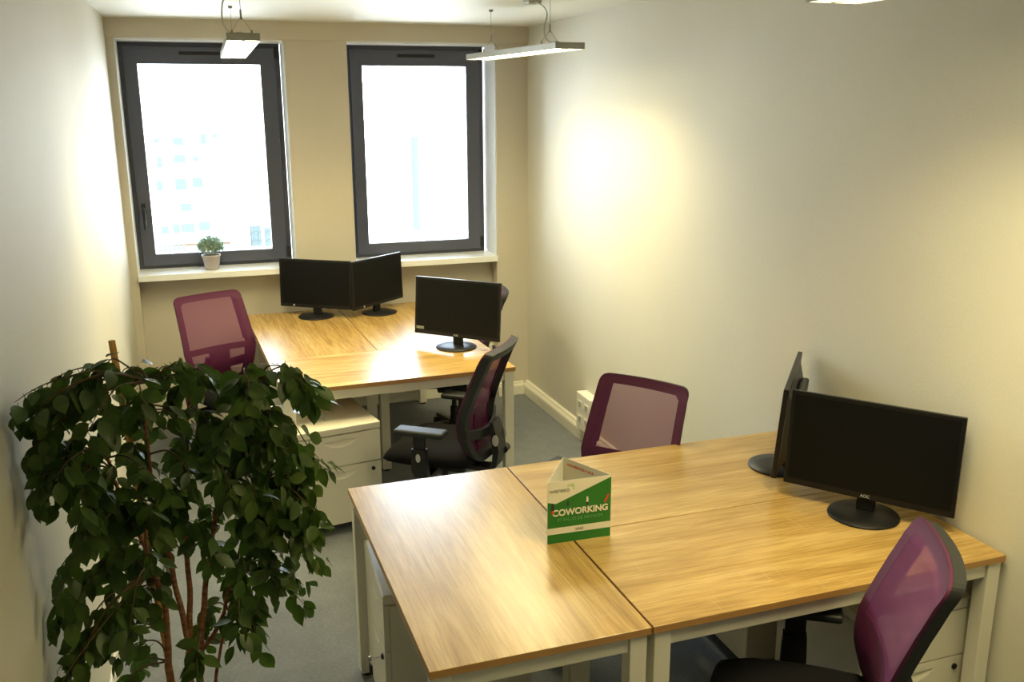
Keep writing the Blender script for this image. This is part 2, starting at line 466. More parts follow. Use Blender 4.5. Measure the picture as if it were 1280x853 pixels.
pr.scale = (1, .85, 1)
pb = place(ped, 1, (2.005, 3.112, 0), pi, 'shaded drawer pedestal under the desk behind the front right one, back to the camera', gp); pb.scale = (1, .95, 1)

# ------------------------------------------------------------------ monitors
def monitor(W, HH, kind):
    t = thing('monitor', '', 'monitor')
    bm = nb(); lathe(bm, [(0, 0), (.114, 0), (.116, .003), (.114, .007), (.06, .0115), (0, .012)], 48); obj('base', bm, M['black'], t, smooth=True)
    bm = nb(); box(bm, -.030, .030, .012, .034, .010, .150, bev=.006); obj('neck', bm, M['black'], t)
    hd = bpy.data.objects.new('display', None)
    bm = nb()
    box(bm, -W / 2, W / 2, -.004, .014, 0, HH, bev=.003)
    # stepped back cover
    a = [(-W / 2 + .03, .02), (W / 2 - .03, .02), (W / 2 - .03, HH - .03), (-W / 2 + .03, HH - .03)]
    b = [(-W / 2 + .11, .045), (W / 2 - .11, .045), (W / 2 - .11, HH - .09), (-W / 2 + .11, HH - .09)]
    va = [bm.verts.new((x, .013, z)) for x, z in a]; vb = [bm.verts.new((x, .040, z)) for x, z in b]
    for k in range(4): bm.faces.new((va[k], va[(k + 1) % 4], vb[(k + 1) % 4], vb[k]))
    bm.faces.new(vb); bm.faces.new(va[::-1])
    box(bm, -.13, .13, .03, .060, .11, HH - .06, bev=.008)
    body = obj('housing', bm, M['bezel'], t)
    body.location = (0, 0, .058)
    bz = .013; chin = .022
    bm = nb(); box(bm, -W / 2 + bz, W / 2 - bz, -.0048, -.003, chin, HH - bz); obj('screen', bm, M['screen'], body)
    fr = Matrix.Rotation(pi / 2, 4, 'X')
    if kind == 'word':
        text_mesh('logo', 'AOC', .014, M['silver_logo'], body, Matrix.Translation((0, -.0045, .011)) @ fr)
    else:
        bm = nb(); lathe(bm, [(0, 0), (.0065, 0), (.0065, .0008), (0, .0008)], 20, mx=Matrix.Translation((-W / 2 + .10, -.0042, .012)) @ fr); obj('logo', bm, M['silver_logo'], body)
    bm = nb()
    for k in range(4): box(bm, W / 2 - .07 + k * .014, W / 2 - .062 + k * .014, -.0045, -.0035, .005, .008)
    obj('button_row', bm, M['black_soft'], body)
    return t, body

def put_mon(src, used, x, y, yaw, tilt, label, extra=None):
    o = copy_tree(src[0]) if used else src[0]
    o.location = (x, y, DESK_H + .0005); o.rotation_euler = (0, 0, yaw); o['label'] = label; o['group'] = 'black monitors on the desks'
    for c in o.children:
        if c.name.split('.')[0] == 'housing': c.rotation_euler = (-tilt, 0, 0)
    return o
mo = monitor(.51, .315, 'dot'); mw = monitor(.55, .33, 'word')
put_mon(mo, 0, .678, 6.045, -.60, .05, 'black monitor on the left desk under the windows, below the column')
put_mon(mo, 1, 1.090, 6.025, .70, .03, 'black monitor on the right desk under the windows, angled toward the left one')
m3 = put_mon(mw, 0, 1.332, 4.974, -.784, .088, 'black monitor at the right end of the far desks, in front of a chair back')
m4 = put_mon(mw, 1, 2.032, 2.363, -.917, .098, 'large black monitor on the front right desk by the right wall')
m5 = put_mon(mw, 1, 2.02, 2.83, -2.27, .07, 'black monitor seen edge-on behind the large one on the right wall desks')
for o in (m3,):
    bd = [c for c in o.children if c.name.startswith('housing')][0]
    bm = nb(); box(bm, -.262, -.212, -.0056, -.0046, .028, .044); obj('sticker', bm, M['card_grey'], bd)

# ------------------------------------------------------------------ task chairs
ZB0, ZB1 = .455, 1.0
def prof_y(z):
    pts = [(.455, -.215), (.52, -.195), (.60, -.180), (.68, -.190), (.76, -.215), (.86, -.252), (.94, -.285), (1.0, -.312)]
    for (a, ya), (b, yb_) in zip(pts, pts[1:]):
        if z <= b:
            t = (z - a) / (b - a); i = pts.index((a, ya))
            y0 = pts[max(i - 1, 0)][1]; y3 = pts[min(i + 2, len(pts) - 1)][1]
            return .5 * (2 * ya + (yb_ - y0) * t + (2 * y0 - 5 * ya + 4 * yb_ - y3) * t * t + (3 * ya - y0 - 3 * yb_ + y3) * t ** 3)
    return pts[-1][1]
def half_w(z):
    t = (z - ZB0) / (ZB1 - ZB0)
    w = .150 + (.226 - .150) * min(1, (t / .42)) ** .55 if t < .42 else .226 - .018 * ((t - .42) / .58)
    r = .034
    if z > ZB1 - r:
        k = (z - (ZB1 - r)) / r; w -= r * (1 - sqrt(max(0, 1 - k * k)))
    r = .05
    if z < ZB0 + r:
        k = ((ZB0 + r) - z) / r; w -= r * (1 - sqrt(max(0, 1 - k * k)))
    return w
NXg, NZg = 56, 72
def zlev(j):
    t = j / NZg
    return ZB0 + (ZB1 - ZB0) * (.5 - .5 * cos(pi * t)) * .35 + (ZB1 - ZB0) * t * .65
def grid_pt(i, j, off=0.0):
    z = zlev(j); s = -1 + 2 * i / NXg; x = s * half_w(z)
    return Vector((x, prof_y(z) + .030 * (x / .22) ** 2 + off, z + off * .25))
def kind_of(i, j):
    p = grid_pt(i + .5, j + .5); z, x = p.z, p.x
    b = .040
    ds = half_w(z) - abs(x)
    if ds < b or z > ZB1 - b or z < ZB0 + b: return 0
    # rounded inner corners
    if z > ZB1 - b - .02 and ds < b + .02 and hypot(z - (ZB1 - b - .02), (b + .02) - ds) > .02: return 0
    if .662 < z < .700: return 0
    if z <= .662 and abs(x) < .062 + .02 * max(0, (.56 - z) / .1): return 0
    return 1
def region(bm, test, f0, f1, taper=1.0):
    """solid slab over the grid cells that pass test, between the two depth offsets"""
    cells = {(i, j) for i in range(NXg) for j in range(NZg) if test(i, j)}
    va, vb = {}, {}
    def A(i, j):
        if (i, j) not in va: va[i, j] = bm.verts.new(grid_pt(i, j, f0))
        return va[i, j]
    def B(i, j):
        if (i, j) not in vb: vb[i, j] = bm.verts.new(Matrix.Diagonal((taper, 1, 1)) @ grid_pt(i, j, f1))
        return vb[i, j]
    for i, j in cells:
        q = [(i, j), (i + 1, j), (i + 1, j + 1), (i, j + 1)]
        bm.faces.new([A(*c) for c in q]); bm.faces.new([B(*c) for c in q[::-1]])
        for (a, b, nbr) in ((q[0], q[1], (i, j - 1)), (q[1], q[2], (i + 1, j)), (q[2], q[3], (i, j + 1)), (q[3], q[0], (i - 1, j))):
            if nbr not in cells: bm.faces.new((A(*b), A(*a), B(*a), B(*b)))
    return bm
def cushion(bm, hx, y0, y1, z0, z1, nx=24, ny=24):
    rows = {}
    for side in (1, 0):
        for i in range(nx + 1):
            for j in range(ny + 1):
                u = -1 + 2 * i / nx; v = -1 + 2 * j / ny
                # squircle footprint
                k = 1 - .10 * (u * u * v * v)
                x = hx * u * k * (1 - .06 * (v < 0) * v * v); y = (y0 + y1) / 2 + (y1 - y0) / 2 * v * k
                e = max(abs(u), abs(v)) ** 6
                if side: z = z1 - (z1 - z0) * .42 * e - .018 * max(0, v - .5) * 2 - .008 * (1 - u * u) * (1 - v * v)
                else: z = z0 + (z1 - z0) * .30 * e
                rows[side, i, j] = bm.verts.new((x, y, z))
    for side in (1, 0):
        for i in range(nx):
            for j in range(ny):
                bm.faces.new((rows[side, i, j], rows[side, i + 1, j], rows[side, i + 1, j + 1], rows[side, i, j + 1]))
    rim = [(i, 0) for i in range(nx)] + [(nx, j) for j in range(ny)] + [(i, ny) for i in range(nx, 0, -1)] + [(0, j) for j in range(ny, 0, -1)]
    n = len(rim)
    for k in range(n):
        a, b = rim[k], rim[(k + 1) % n]
        bm.faces.new((rows[1, *a], rows[1, *b], rows[0, *b], rows[0, *a]))
    return bm

def task_chair():
    c = thing('task_chair', '', 'chair', group=None)
    # five-star base
    bm = nb()
    for k in range(5):
        a = 2 * pi * k / 5 + .3; d = Vector((cos(a), sin(a), 0)); s = Vector((-sin(a), cos(a), 0))
        r0, r1 = [], []
        pr = [(.02, .115, .085, .026), (.12, .105, .072, .022), (.27, .082, .062, .016), (.30, .078, .062, .012)]
        rings = []
        for (r, zt, zb, hw) in pr:
            rings.append([bm.verts.new(d * r + s * hw * .7 + Vector((0, 0, zt))), bm.verts.new(d * r - s * hw * .7 + Vector((0, 0, zt))),
                          bm.verts.new(d * r - s * hw + Vector((0, 0, zb))), bm.verts.new(d * r + s * hw + Vector((0, 0, zb)))])
        for A, B in zip(rings, rings[1:]):
            for q in range(4): bm.faces.new((A[q], A[(q + 1) % 4], B[(q + 1) % 4], B[q]))
        bm.faces.new(rings[0][::-1]); bm.faces.new(rings[-1])
    lathe(bm, [(0, .075), (.038, .075), (.04, .12), (.03, .13), (0, .13)], 20)
    obj('star_base', bm, M['black_soft'], c)
    for k in range(5):
        a = 2 * pi * k / 5 + .3; d = Vector((cos(a), sin(a), 0)) * .285; s = Vector((-sin(a), cos(a), 0))
        bm = nb()
        for sg in (-1, 1): tube(bm, [d + s * sg * .008 + Vector((0, 0, .027)), d + s * sg * .026 + Vector((0, 0, .027))], .027, 16)
        tube(bm, [d + Vector((0, 0, .03)), d + Vector((0, 0, .068))], .006, 8)
        obj('caster', bm, M['black'], c)
    bm = nb(); lathe(bm, [(0, .12), (.027, .12), (.026, .24), (.016, .245), (.016, .375), (0, .375)], 20); obj('gas_column', bm, M['black'], c, smooth=False)
    bm = nb(); box(bm, -.07, .07, -.13, .11, .352, .425, bev=.012); box(bm, -.035, .035, -.25, -.10, .362, .392, bev=.008)
    obj('seat_mechanism', bm, M['black'], c)
    bm = nb(); tube(bm, [(.06, .02, .375), (.20, .03, .372), (.245, .03, .376)], [.006, .006, .011], 8); obj('lever', bm, M['black_soft'], c)
    bm = nb(); cushion(bm, .240, -.215, .250, .412, .515); obj('seat', bm, M['fabric'], c, smooth=True)
    # backrest
    bm = nb(); region(bm, lambda i, j: kind_of(i, j) == 0, .0035, -.0045)
    obj('back_upholstery', bm, M['purple'], c, smooth=False)
    bm = nb()
    vv = {}
    def V(i, j):
        if (i, j) not in vv: vv[i, j] = bm.verts.new(grid_pt(i, j, .003))
        return vv[i, j]
    for i in range(NXg):
        for j in range(NZg):
            if kind_of(i, j) == 1: bm.faces.new((V(i, j), V(i + 1, j), V(i + 1, j + 1), V(i, j + 1)))
    obj('back_mesh', bm, M['mesh'], c, smooth=True)
    def rim(i, j):
        p = grid_pt(i + .5, j + .5); ds = half_w(p.z) - abs(p.x)
        return ds < .036 or p.z > ZB1 - .034 or p.z < ZB0 + .03
    bm = nb(); region(bm, rim, -.005, -.036, .945); obj('back_frame', bm, M['black_soft'], c)
    # cross band and spine behind
    bm = nb()
    n = 20; ra = []
    for i in range(n + 1):
        x = -.205 + .41 * i / n
        yb = prof_y(.60) + .030 * (x / .22) ** 2 - .030 - .016 * cos(x / .205 * pi / 2)
        zc = .600 - .03 * (1 - (x / .205) ** 2)
        ra.append([bm.verts.new((x, yb + dy, zc + dz)) for dy, dz in ((0, -.026), (0, .026), (-.014, .022), (-.014, -.022))])
    for A, B in zip(ra, ra[1:]):
        for q in range(4): bm.faces.new((A[q], A[(q + 1) % 4], B[(q + 1) % 4], B[q]))
    bm.faces.new(ra[0][::-1]); bm.faces.new(ra[-1])
    obj('cross_band', bm, M['black_soft'], c)
    bm = nb(); ra = []
    for (y, z, hw, th) in ((-.262, .620, .050, .018), (-.275, .56, .055, .026), (-.285, .48, .055, .03), (-.275, .41, .050, .03), (-.245, .375, .042, .03), (-.19, .368, .036, .028)):
        ny_, nz_ = (1, 0) if z > .45 else ((.7, .7) if z > .385 else (0, 1))
        ra.append([bm.verts.new((sx * hw, y + ny_ * sy * th / 2, z + nz_ * sy * th / 2)) for sx, sy in ((-1, -1), (1, -1), (1, 1), (-1, 1))])
    for A, B in zip(ra, ra[1:]):
        for q in range(4): bm.faces.new((A[q], A[(q + 1) % 4], B[(q + 1) % 4], B[q]))
    bm.faces.new(ra[0][::-1]); bm.faces.new(ra[-1])
    sp = obj('spine', bm, M['black'], c)
    bm = nb(); tube(bm, [(.05, -.29, .455), (.095, -.29, .455)], .020, 14); obj('tension_knob', bm, M['black'], sp)
    for sx in (-1, 1):
        bm = nb(); lathe(bm, [(0, 0), (.022, 0), (.020, .004), (0, .005)], 20, mx=Matrix.Translation((sx * .056, -.285, .535)) @ Matrix.Rotation(sx * pi / 2, 4, 'Y') @ Matrix.Diagonal((1.3, .75, 1, 1)))
        obj('cap', bm, M['grey_cap'], sp)
    for sx in (-1, 1):
        bm = nb()
        X = sx * .285
        # carrier under the seat, sweeping up into a flat tapered post
        ra = []
        for (x, z, hy, th) in ((.12, .388, .03, .012), (.22, .384, .032, .012), (.262, .396, .036, .013), (.280, .43, .038, .016), (.286, .50, .036, .018), (.286, .545, .034, .018)):
            hor = z < .39
            ra.append([bm.verts.new((sx * (x + (0 if hor else u * th)), v * hy + .005, z + (u * th if hor else 0))) for u, v in ((-1, -1), (1, -1), (1, 1), (-1, 1))])
        for A, B in zip(ra, ra[1:]):
            for q in range(4): bm.faces.new((A[q], A[(q + 1) % 4], B[(q + 1) % 4], B[q]))
        bm.faces.new(ra[0][::-1]); bm.faces.new(ra[-1])
        box(bm, X - .009, X + .009, -.025, .035, .535, .615, bev=.004)
        arm = obj('armrest', bm, M['black'], c)
        bm = nb(); box(bm, X - .042, X + .042, -.125, .120, .612, .641, bev=.012, seg=3); obj('arm_pad', bm, M['black_soft'], arm)
        bm = nb(); lathe(bm, [(0, 0), (.015, 0), (.013, .004), (0, .005)], 18, mx=Matrix.Translation((sx * .304, .005, .505)) @ Matrix.Rotation(sx * pi / 2, 4, 'Y') @ Matrix.Diagonal((1.4, .8, 1, 1)))
        obj('button', bm, M['grey_cap'], arm)
    return c

def set_height(c, dz):
    for ch in c.children:
        nm = ch.name.split('.')[0]
        if nm not in ('star_base', 'caster'): ch.location.z += dz if nm != 'gas_column' else min(dz, 0) * .9
ch0 = task_chair()
gc = 'plum mesh task chairs around the desks'
def put_chair(used, x, y, f, label, dz=0):
    o = place(ch0, used, (x, y, 0), atan2(-f[0], f[1]), label, gc)
    return (o, dz)
todo = [put_chair(0, .13, 5.465, (.425, -.905), 'plum mesh chair at the left side of the far desks, near the left wall'),
        put_chair(1, 1.452, 5.50, (-.985, .17), 'plum mesh chair mostly hidden behind the monitor, by the back right corner', -.03),
        put_chair(1, 1.052, 4.19, (-.80, .60), 'black and plum chair seen from behind at the front edge of the far desks'),
        put_chair(1, 1.485, 3.228, (-.825, -.565), 'plum mesh chair behind the middle right desk, its see-through back showing the wall', -.045),
        put_chair(1, 1.44, 1.845, (-.845, .535), 'plum chair in the bottom right foreground, pulled up to the front right desk')]
for o, dz in todo:
    if dz: set_height(o, dz)

# ------------------------------------------------------------------ pendant lamps
LAMP_W = 28
def lamp(x, y0, L, w, rz, label, zb=2.33, cup=None, cord_side=-1, wires=None):
    t = thing('pendant_lamp', label, 'lamp', (x, y0, zb), rz, 'flat two-tube pendant lamps')
    hh = .030
    bm = nb()
    box(bm, -w / 2, w / 2, 0, L, hh - .006, hh, bev=.001)
    box(bm, -w / 2, -w / 2 + .006, 0, L, 0, hh); box(bm, w / 2 - .006, w / 2, 0, L, 0, hh)
    box(bm, -w / 2 + .004, w / 2 - .004, 0, .006, 0, hh); box(bm, -w / 2 + .004, w / 2 - .004, L - .006, L, 0, hh)
    box(bm, -.007, .007, .006, L - .006, .001, hh - .004)
    h = obj('housing', bm, M['lamp_body'], t)
    for s in (-1, 1):
        bm = nb(); a, b = (-w / 2 + .008, -.009) if s < 0 else (.009, w / 2 - .008)
        box(bm, a, b, .012, L - .012, .004, .012, bev=.002); obj('diffuser', bm, M['tube'], t)
    for yy in (wires or (.10, L - .12)):
        zt = H - zb
        bm = nb(); tube(bm, [(0, yy, .095), (0, yy, zt)], .0012, 6)
        for s in (-1, 1): tube(bm, [(0, yy, .10), (s * w * .30, yy, hh + .012)], .0011, 6)
        wr = obj('suspension_wire', bm, M['wire'], t)
        bm = nb(); tube(bm, [(0, yy, .088), (0, yy, .125)], .0042, 10); obj('ferrule', bm, M['wire'], wr)
        for s in (-1, 1):
            bm = nb(); tube(bm, [(s * w * .30, yy, hh), (s * w * .30, yy, hh + .018)], .004, 10); obj('pin', bm, M['wire'], wr)
        bm = nb(); lathe(bm, [(0, zt - .012), (.010, zt - .012), (.012, zt), (0, zt)], 16, 0, yy); obj('ceiling_stud', bm, M['wire'], wr)
    la = bpy.data.lights.new('lamp_glow', 'AREA'); la.shape = 'RECTANGLE'; la.size = w - .02; la.size_y = L - .03
    la.energy = LAMP_W * w * L / .18; la.color = (1.0, .84, .42); la.spread = 2.35
    lo = bpy.data.objects.new('lamp_glow', la); COL.objects.link(lo); lo.parent = t; lo.location = (0, L / 2, -.002)
    # power cord rising in a loose curve
    zt = H - zb; cx, cy = (cup if cup else (cord_side * .03, .02))
    sx = cord_side * w * .33; sy = .12
    P = [(sx + .02, sy, hh + .006), (sx, sy, hh + .008), (sx - .022, sy, hh + .03), (sx - .03, sy - .005, hh + .07), (sx - .02, sy - .015, hh + .13), (sx * .6, (sy + cy) / 2, hh + .18), (cx, cy, zt - .012)]
    pts = []
    for i in range(len(P) - 1):
        p0, p1, p2, p3 = [Vector(P[max(0, min(len(P) - 1, i + k))]) for k in (-1, 0, 1, 2)]
        for q in range(6):
            u = q / 6; pts.append(.5 * (2 * p1 + (p2 - p0) * u + (2 * p0 - 5 * p1 + 4 * p2 - p3) * u * u + (3 * p1 - p0 - 3 * p2 + p3) * u ** 3))
    pts.append(Vector(P[-1]))
    bm = nb(); tube(bm, pts, .0032, 8); obj('power_cord', bm, M['cord'], t, smooth=True)
    bm = nb(); lathe(bm, [(0, 0), (.018, 0), (.016, .010), (.004, .014), (0, .014)], 16, sx + .035, sy, Matrix.Translation((0, 0, hh))); obj('cord_grip', bm, M['cord'], t)
    bm = nb(); box(bm, cx - .035, cx + .035, cy - .035, cy + .035, zt - .028, zt, bev=.004); obj('ceiling_cup', bm, M['lamp_body'], t)
    return t
gl = 'flat two-tube pendant lamps'
lamp(.2265, 4.0, 1.50, .130, -.0157, 'pendant lamp on the left, seen nearly end-on in front of the left window', cup=(.045, -.16))
L_R = 1.18
lamp(1.7015, 4.21, L_R, .152, .080, 'long pendant lamp on the right, in front of the right window', cup=(-.03, .36), wires=(.22, L_R - .20))
lamp(1.580, .93, 1.20, .160, 0, 'pendant lamp cut off by the top edge of the photo near the right wall', cup=(.02, -.16))

# ------------------------------------------------------------------ socket block on the right wall
yb0 = 4.95
t = thing('socket_block', 'white socket box fixed low on the right wall behind the chair', 'electrical socket', (xr(5.06), 5.07, .10))
bm = nb(); box(bm, -.070, 0, -.11, .11, 0, .235, bev=.006); obj('housing', bm, M['socket'], t)
for zz in (.070, .165):
    for yy in (-.055, .045):
        bm = nb(); box(bm, -.0735, -.070, yy - .030, yy + .030, zz - .024, zz + .024, bev=.0015); f = obj('outlet', bm, M['socket'], t)
        bm = nb(); lathe(bm, [(0, 0), (.018, 0), (.019, .001), (0, .001)], 20, mx=Matrix.Translation((-.0736, yy, zz)) @ Matrix.Rotation(-pi / 2, 4, 'Y')); obj('recess', bm, M['socket_hole'], f)

# ------------------------------------------------------------------ folded card
A = Vector((.954, 2.509, DESK_H)); B = Vector((1.168, 2.502, DESK_H)); Cc = Vector((1.080, 2.695, DESK_H))
CH = .208
t = thing('folded_card', 'green and white three-sided coworking card standing on the desks where three tops meet', 'sign', (A.x, A.y, DESK_H + .0004))
u = (B - A).normalized(); wid = (B - A).length; rz = atan2(u.y, u.x); t.rotation_euler = (0, 0, rz)
R = Matrix.Rotation(-rz, 3, 'Z')
b2 = R @ (B - A); c2 = R @ (Cc - A)
def wallp(bm, p, q, th=.0012, h=CH):
    d = (q - p).normalized(); n = Vector((-d.y, d.x, 0)) * th
    vs = [(p.x, p.y), (q.x, q.y), (q.x + n.x, q.y + n.y), (p.x + n.x, p.y + n.y)]
    prism(bm, vs, 0, h)
bm = nb(); o_ = Vector((0, 0, 0)); wallp(bm, o_, b2); wallp(bm, b2, c2); wallp(bm, c2, o_)
sheet = obj('card_sheet', bm, M['card_white'], t)
fy = -.0005
def flat(name, poly, m, y=fy, parent=sheet, th=.0005):
    bm = nb(); lo = [bm.verts.new((x, y, z)) for x, z in poly]; hi = [bm.verts.new((x, y + th, z)) for x, z in poly]
    bm.faces.new(lo); bm.faces.new(hi[::-1]); n = len(poly)
    for k in range(n): bm.faces.new((lo[k], lo[(k + 1) % n], hi[(k + 1) % n], hi[k]))
    return obj(name, bm, m, parent)
W_ = wid - .001
flat('green_panel', [(.001, .052), (W_, .052), (W_, CH * .975), (.028, CH * .64), (.001, CH * .675)], M['card_green'])
flat('green_strip', [(.001, .0), (W_, .0), (W_, .030), (.001, .030)], M['card_green'])
fr = Matrix.Rotation(pi / 2, 4, 'X')
text_mesh('title', 'COWORKING', .0292, M['card_white'], sheet, Matrix.Translation((.110, -.0012, .101)) @ fr, bold=.0009)
text_mesh('subtitle', 'ET SALLES DE RÉUNION', .0142, M['card_pale'], sheet, Matrix.Translation((.109, -.0012, .077)) @ fr)
text_mesh('city_line', 'LILLE', .012, M['card_grey'], sheet, Matrix.Translation((.108, -.0012, .041)) @ fr)
text_mesh('name_line', 'wereso', .0225, M['card_grey'], sheet, Matrix.Translation((.040, -.0006, CH * .85)) @ fr)
bm = nb()
for k, (r, a) in enumerate([(.011, .2), (.011, 1.0), (.011, 1.8), (.011, 2.6), (.011, 3.5), (.006, .6), (.006, 1.9), (.011, -.5)]):
    lathe(bm, [(0, 0), (.0022 + .0006 * (k % 2), 0), (.0022, .0006), (0, .0006)], 10, mx=Matrix.Translation((.078 + r * cos(a), -.0003, CH * .885 + r * sin(a))) @ fr)
obj('dot_mark', bm, M['card_lime'], sheet)
# little people round the letters
def fig(x, z, s, c1, c2, lean=0):
    bm = nb(); box(bm, -.0035 * s, .0035 * s, -.0004, .0004, 0, .013 * s, mx=Matrix.Translation((x, -.0012, z)) @ Matrix.Rotation(lean, 4, 'Y'))
    lathe(bm, [(0, 0), (.0032 * s, 0), (.0032 * s, .0006), (0, .0006)], 10, mx=Matrix.Translation((x + .016 * s * sin(lean), -.0008, z + .0165 * s * cos(lean))) @ fr)
    obj('small_figure', bm, M[c1], sheet)
    bm = nb(); box(bm, -.003 * s, .003 * s, -.0005, .0004, -.010 * s, 0.0, mx=Matrix.Translation((x, -.0012, z)) @ Matrix.Rotation(lean, 4, 'Y')); obj('small_figure', bm, M[c2], sheet)
fig(.018, .112, 1.25, 'card_dark', 'card_red'); fig(.068, .124, .8, 'card_dark', 'card_green'); fig(.133, .128, .9, 'card_white', 'card_dark'); fig(.196, .128, 1.0, 'card_red', 'card_red', .5)
# text on the inner side of the back right sheet
d = (c2 - b2).normalized(); ln = (c2 - b2).length; nin = Vector((-d.y, d.x, 0))
mx = Matrix(((-d.x, 0, nin.x, c2.x + (-d.x) * ln * .37 + nin.x * .0016), (-d.y, 0, nin.y, c2.y + (-d.y) * ln * .37 + nin.y * .0016), (0, 1, 0, CH - .020), (0, 0, 0, 1)))
text_mesh('inner_title', 'NOS SERVICES À LILLE', .0118, M['card_red'], sheet, mx, bold=.0002)

# ------------------------------------------------------------------ small potted plant on the sill
t = thing('potted_plant', 'small round sage-green plant in a grey pot on the sill of the left window', 'plant', (.058, 6.335, 1.0435))
bm = nb(); lathe(bm, [(0, 0), (.040, 0), (.043, .004), (.056, .082), (.059, .084), (.060, .096), (.054, .096), (.050, .080), (0, .080)], 32); obj('pot', bm, M['pot'], t, smooth=True)
bm = nb()
rr = random.Random(3)
for k in range(1400):
    ph = rr.uniform(0, 2 * pi); ct = rr.uniform(-.35, 1); st = sqrt(1 - ct * ct)
    d = Vector((st * cos(ph), st * sin(ph), ct)); c = Vector((0, 0, .145)) + Vector((d.x * .076, d.y * .076, d.z * .062)) * rr.uniform(.55, 1.05)
    a = d.orthogonal().normalized(); a.rotate(Matrix.Rotation(rr.uniform(0, 6.28), 3, d)); n = (d * .5 + a * .9).normalized(); s = n.cross(d).normalized() * .0055; L = rr.uniform(.015, .024)
    p = [c - s * .3, c + n * L * .5 - s, c + n * L, c + n * L * .5 + s]
    bm.faces.new([bm.verts.new(q) for q in p])
obj('foliage', bm, M['sage'], t)

# ------------------------------------------------------------------ big weeping fig
PX, PYY = -.115, 2.45
t = thing('weeping_fig', 'tall leafy weeping fig standing on the floor at the left, beside the left wall', 'plant', (PX, PYY, 0))
def Lc(p): return Vector((p[0] - PX, p[1] - PYY, p[2]))
bm = nb(); lathe(bm, [(0, 0), (.125, 0), (.13, .006), (.155, .26), (.165, .262), (.167, .285), (.152, .285), (.148, .25), (0, .25)], 40); obj('pot', bm, M['planter'], t, smooth=True)
bm = nb(); lathe(bm, [(0, .251), (.147, .251), (.12, .262), (0, .268)], 30); obj('soil', bm, M['soil'], t, smooth=True)
def spline(P, n=5):
    P = [Vector(p) for p in P]; out = []
    for i in range(len(P) - 1):
        p0, p1, p2, p3 = P[max(i - 1, 0)], P[i], P[i + 1], P[min(i + 2, len(P) - 1)]
        for q in range(n):
            u = q / n; out.append(.5 * (2 * p1 + (p2 - p0) * u + (2 * p0 - 5 * p1 + 4 * p2 - p3) * u * u + (3 * p1 - p0 - 3 * p2 + p3) * u ** 3))
    out.append(P[-1]); return out
stems = [
 [(-.175, 2.46, .25), (-.180, 2.45, .52), (-.178, 2.45, .62), (-.172, 2.44, .76), (-.20, 2.42, .95), (-.24, 2.38, 1.12), (-.26, 2.34, 1.25)],
 [(-.125, 2.43, .25), (-.130, 2.45, .52), (-.118, 2.45, .66), (-.107, 2.46, .80), (-.10, 2.47, 1.0), (-.08, 2.50, 1.2), (-.06, 2.52, 1.36)],
 [(-.115, 2.45, .60), (-.135, 2.44, .78), (-.148, 2.43, .93), (-.165, 2.42, 1.10), (-.17, 2.40, 1.28), (-.15, 2.38, 1.42)],
 [(-.092, 2.42, .25), (-.101, 2.43, .52), (-.088, 2.44, .66), (-.066, 2.45, .80), (-.041, 2.46, .92), (.0, 2.48, 1.10), (.06, 2.50, 1.26), (.12, 2.52, 1.36)],
 [(-.096, 2.43, .62), (-.04, 2.46, .68), (-.01, 2.47, .76), (.04, 2.50, .90), (.09, 2.52, 1.05)],
 [(-.075, 2.48, .25), (-.060, 2.49, .50), (-.030, 2.50, .62), (.0, 2.52, .72), (.03, 2.54, .80)],
]
allpts = []
for k, P in enumerate(stems):
    pts = spline([Lc(p) for p in P], 6); n = len(pts)
    for i in range(n):
        pts[i] = pts[i] + Vector((.0015 * sin(i * 1.1 + k), .0015 * cos(i * .9 + k * 2), 0)) * (i > 0)
    r0 = (.0125, .012, .009, .0115, .007, .006)[k]
    bm = nb(); tube(bm, pts, [r0 * (1 - .72 * i / (n - 1)) for i in range(n)], 10); obj('stem', bm, M['bark'], t, smooth=True)
    allpts += [(p, i / n) for i, p in enumerate(pts) if p.z > .60]
bm = nb(); a, b = Lc((-.235, 2.50, 1.505)), Lc((-.165, 2.50, .262)); tube(bm, [a, b], .0085, 4); obj('support_stake', bm, M['stake'], t)

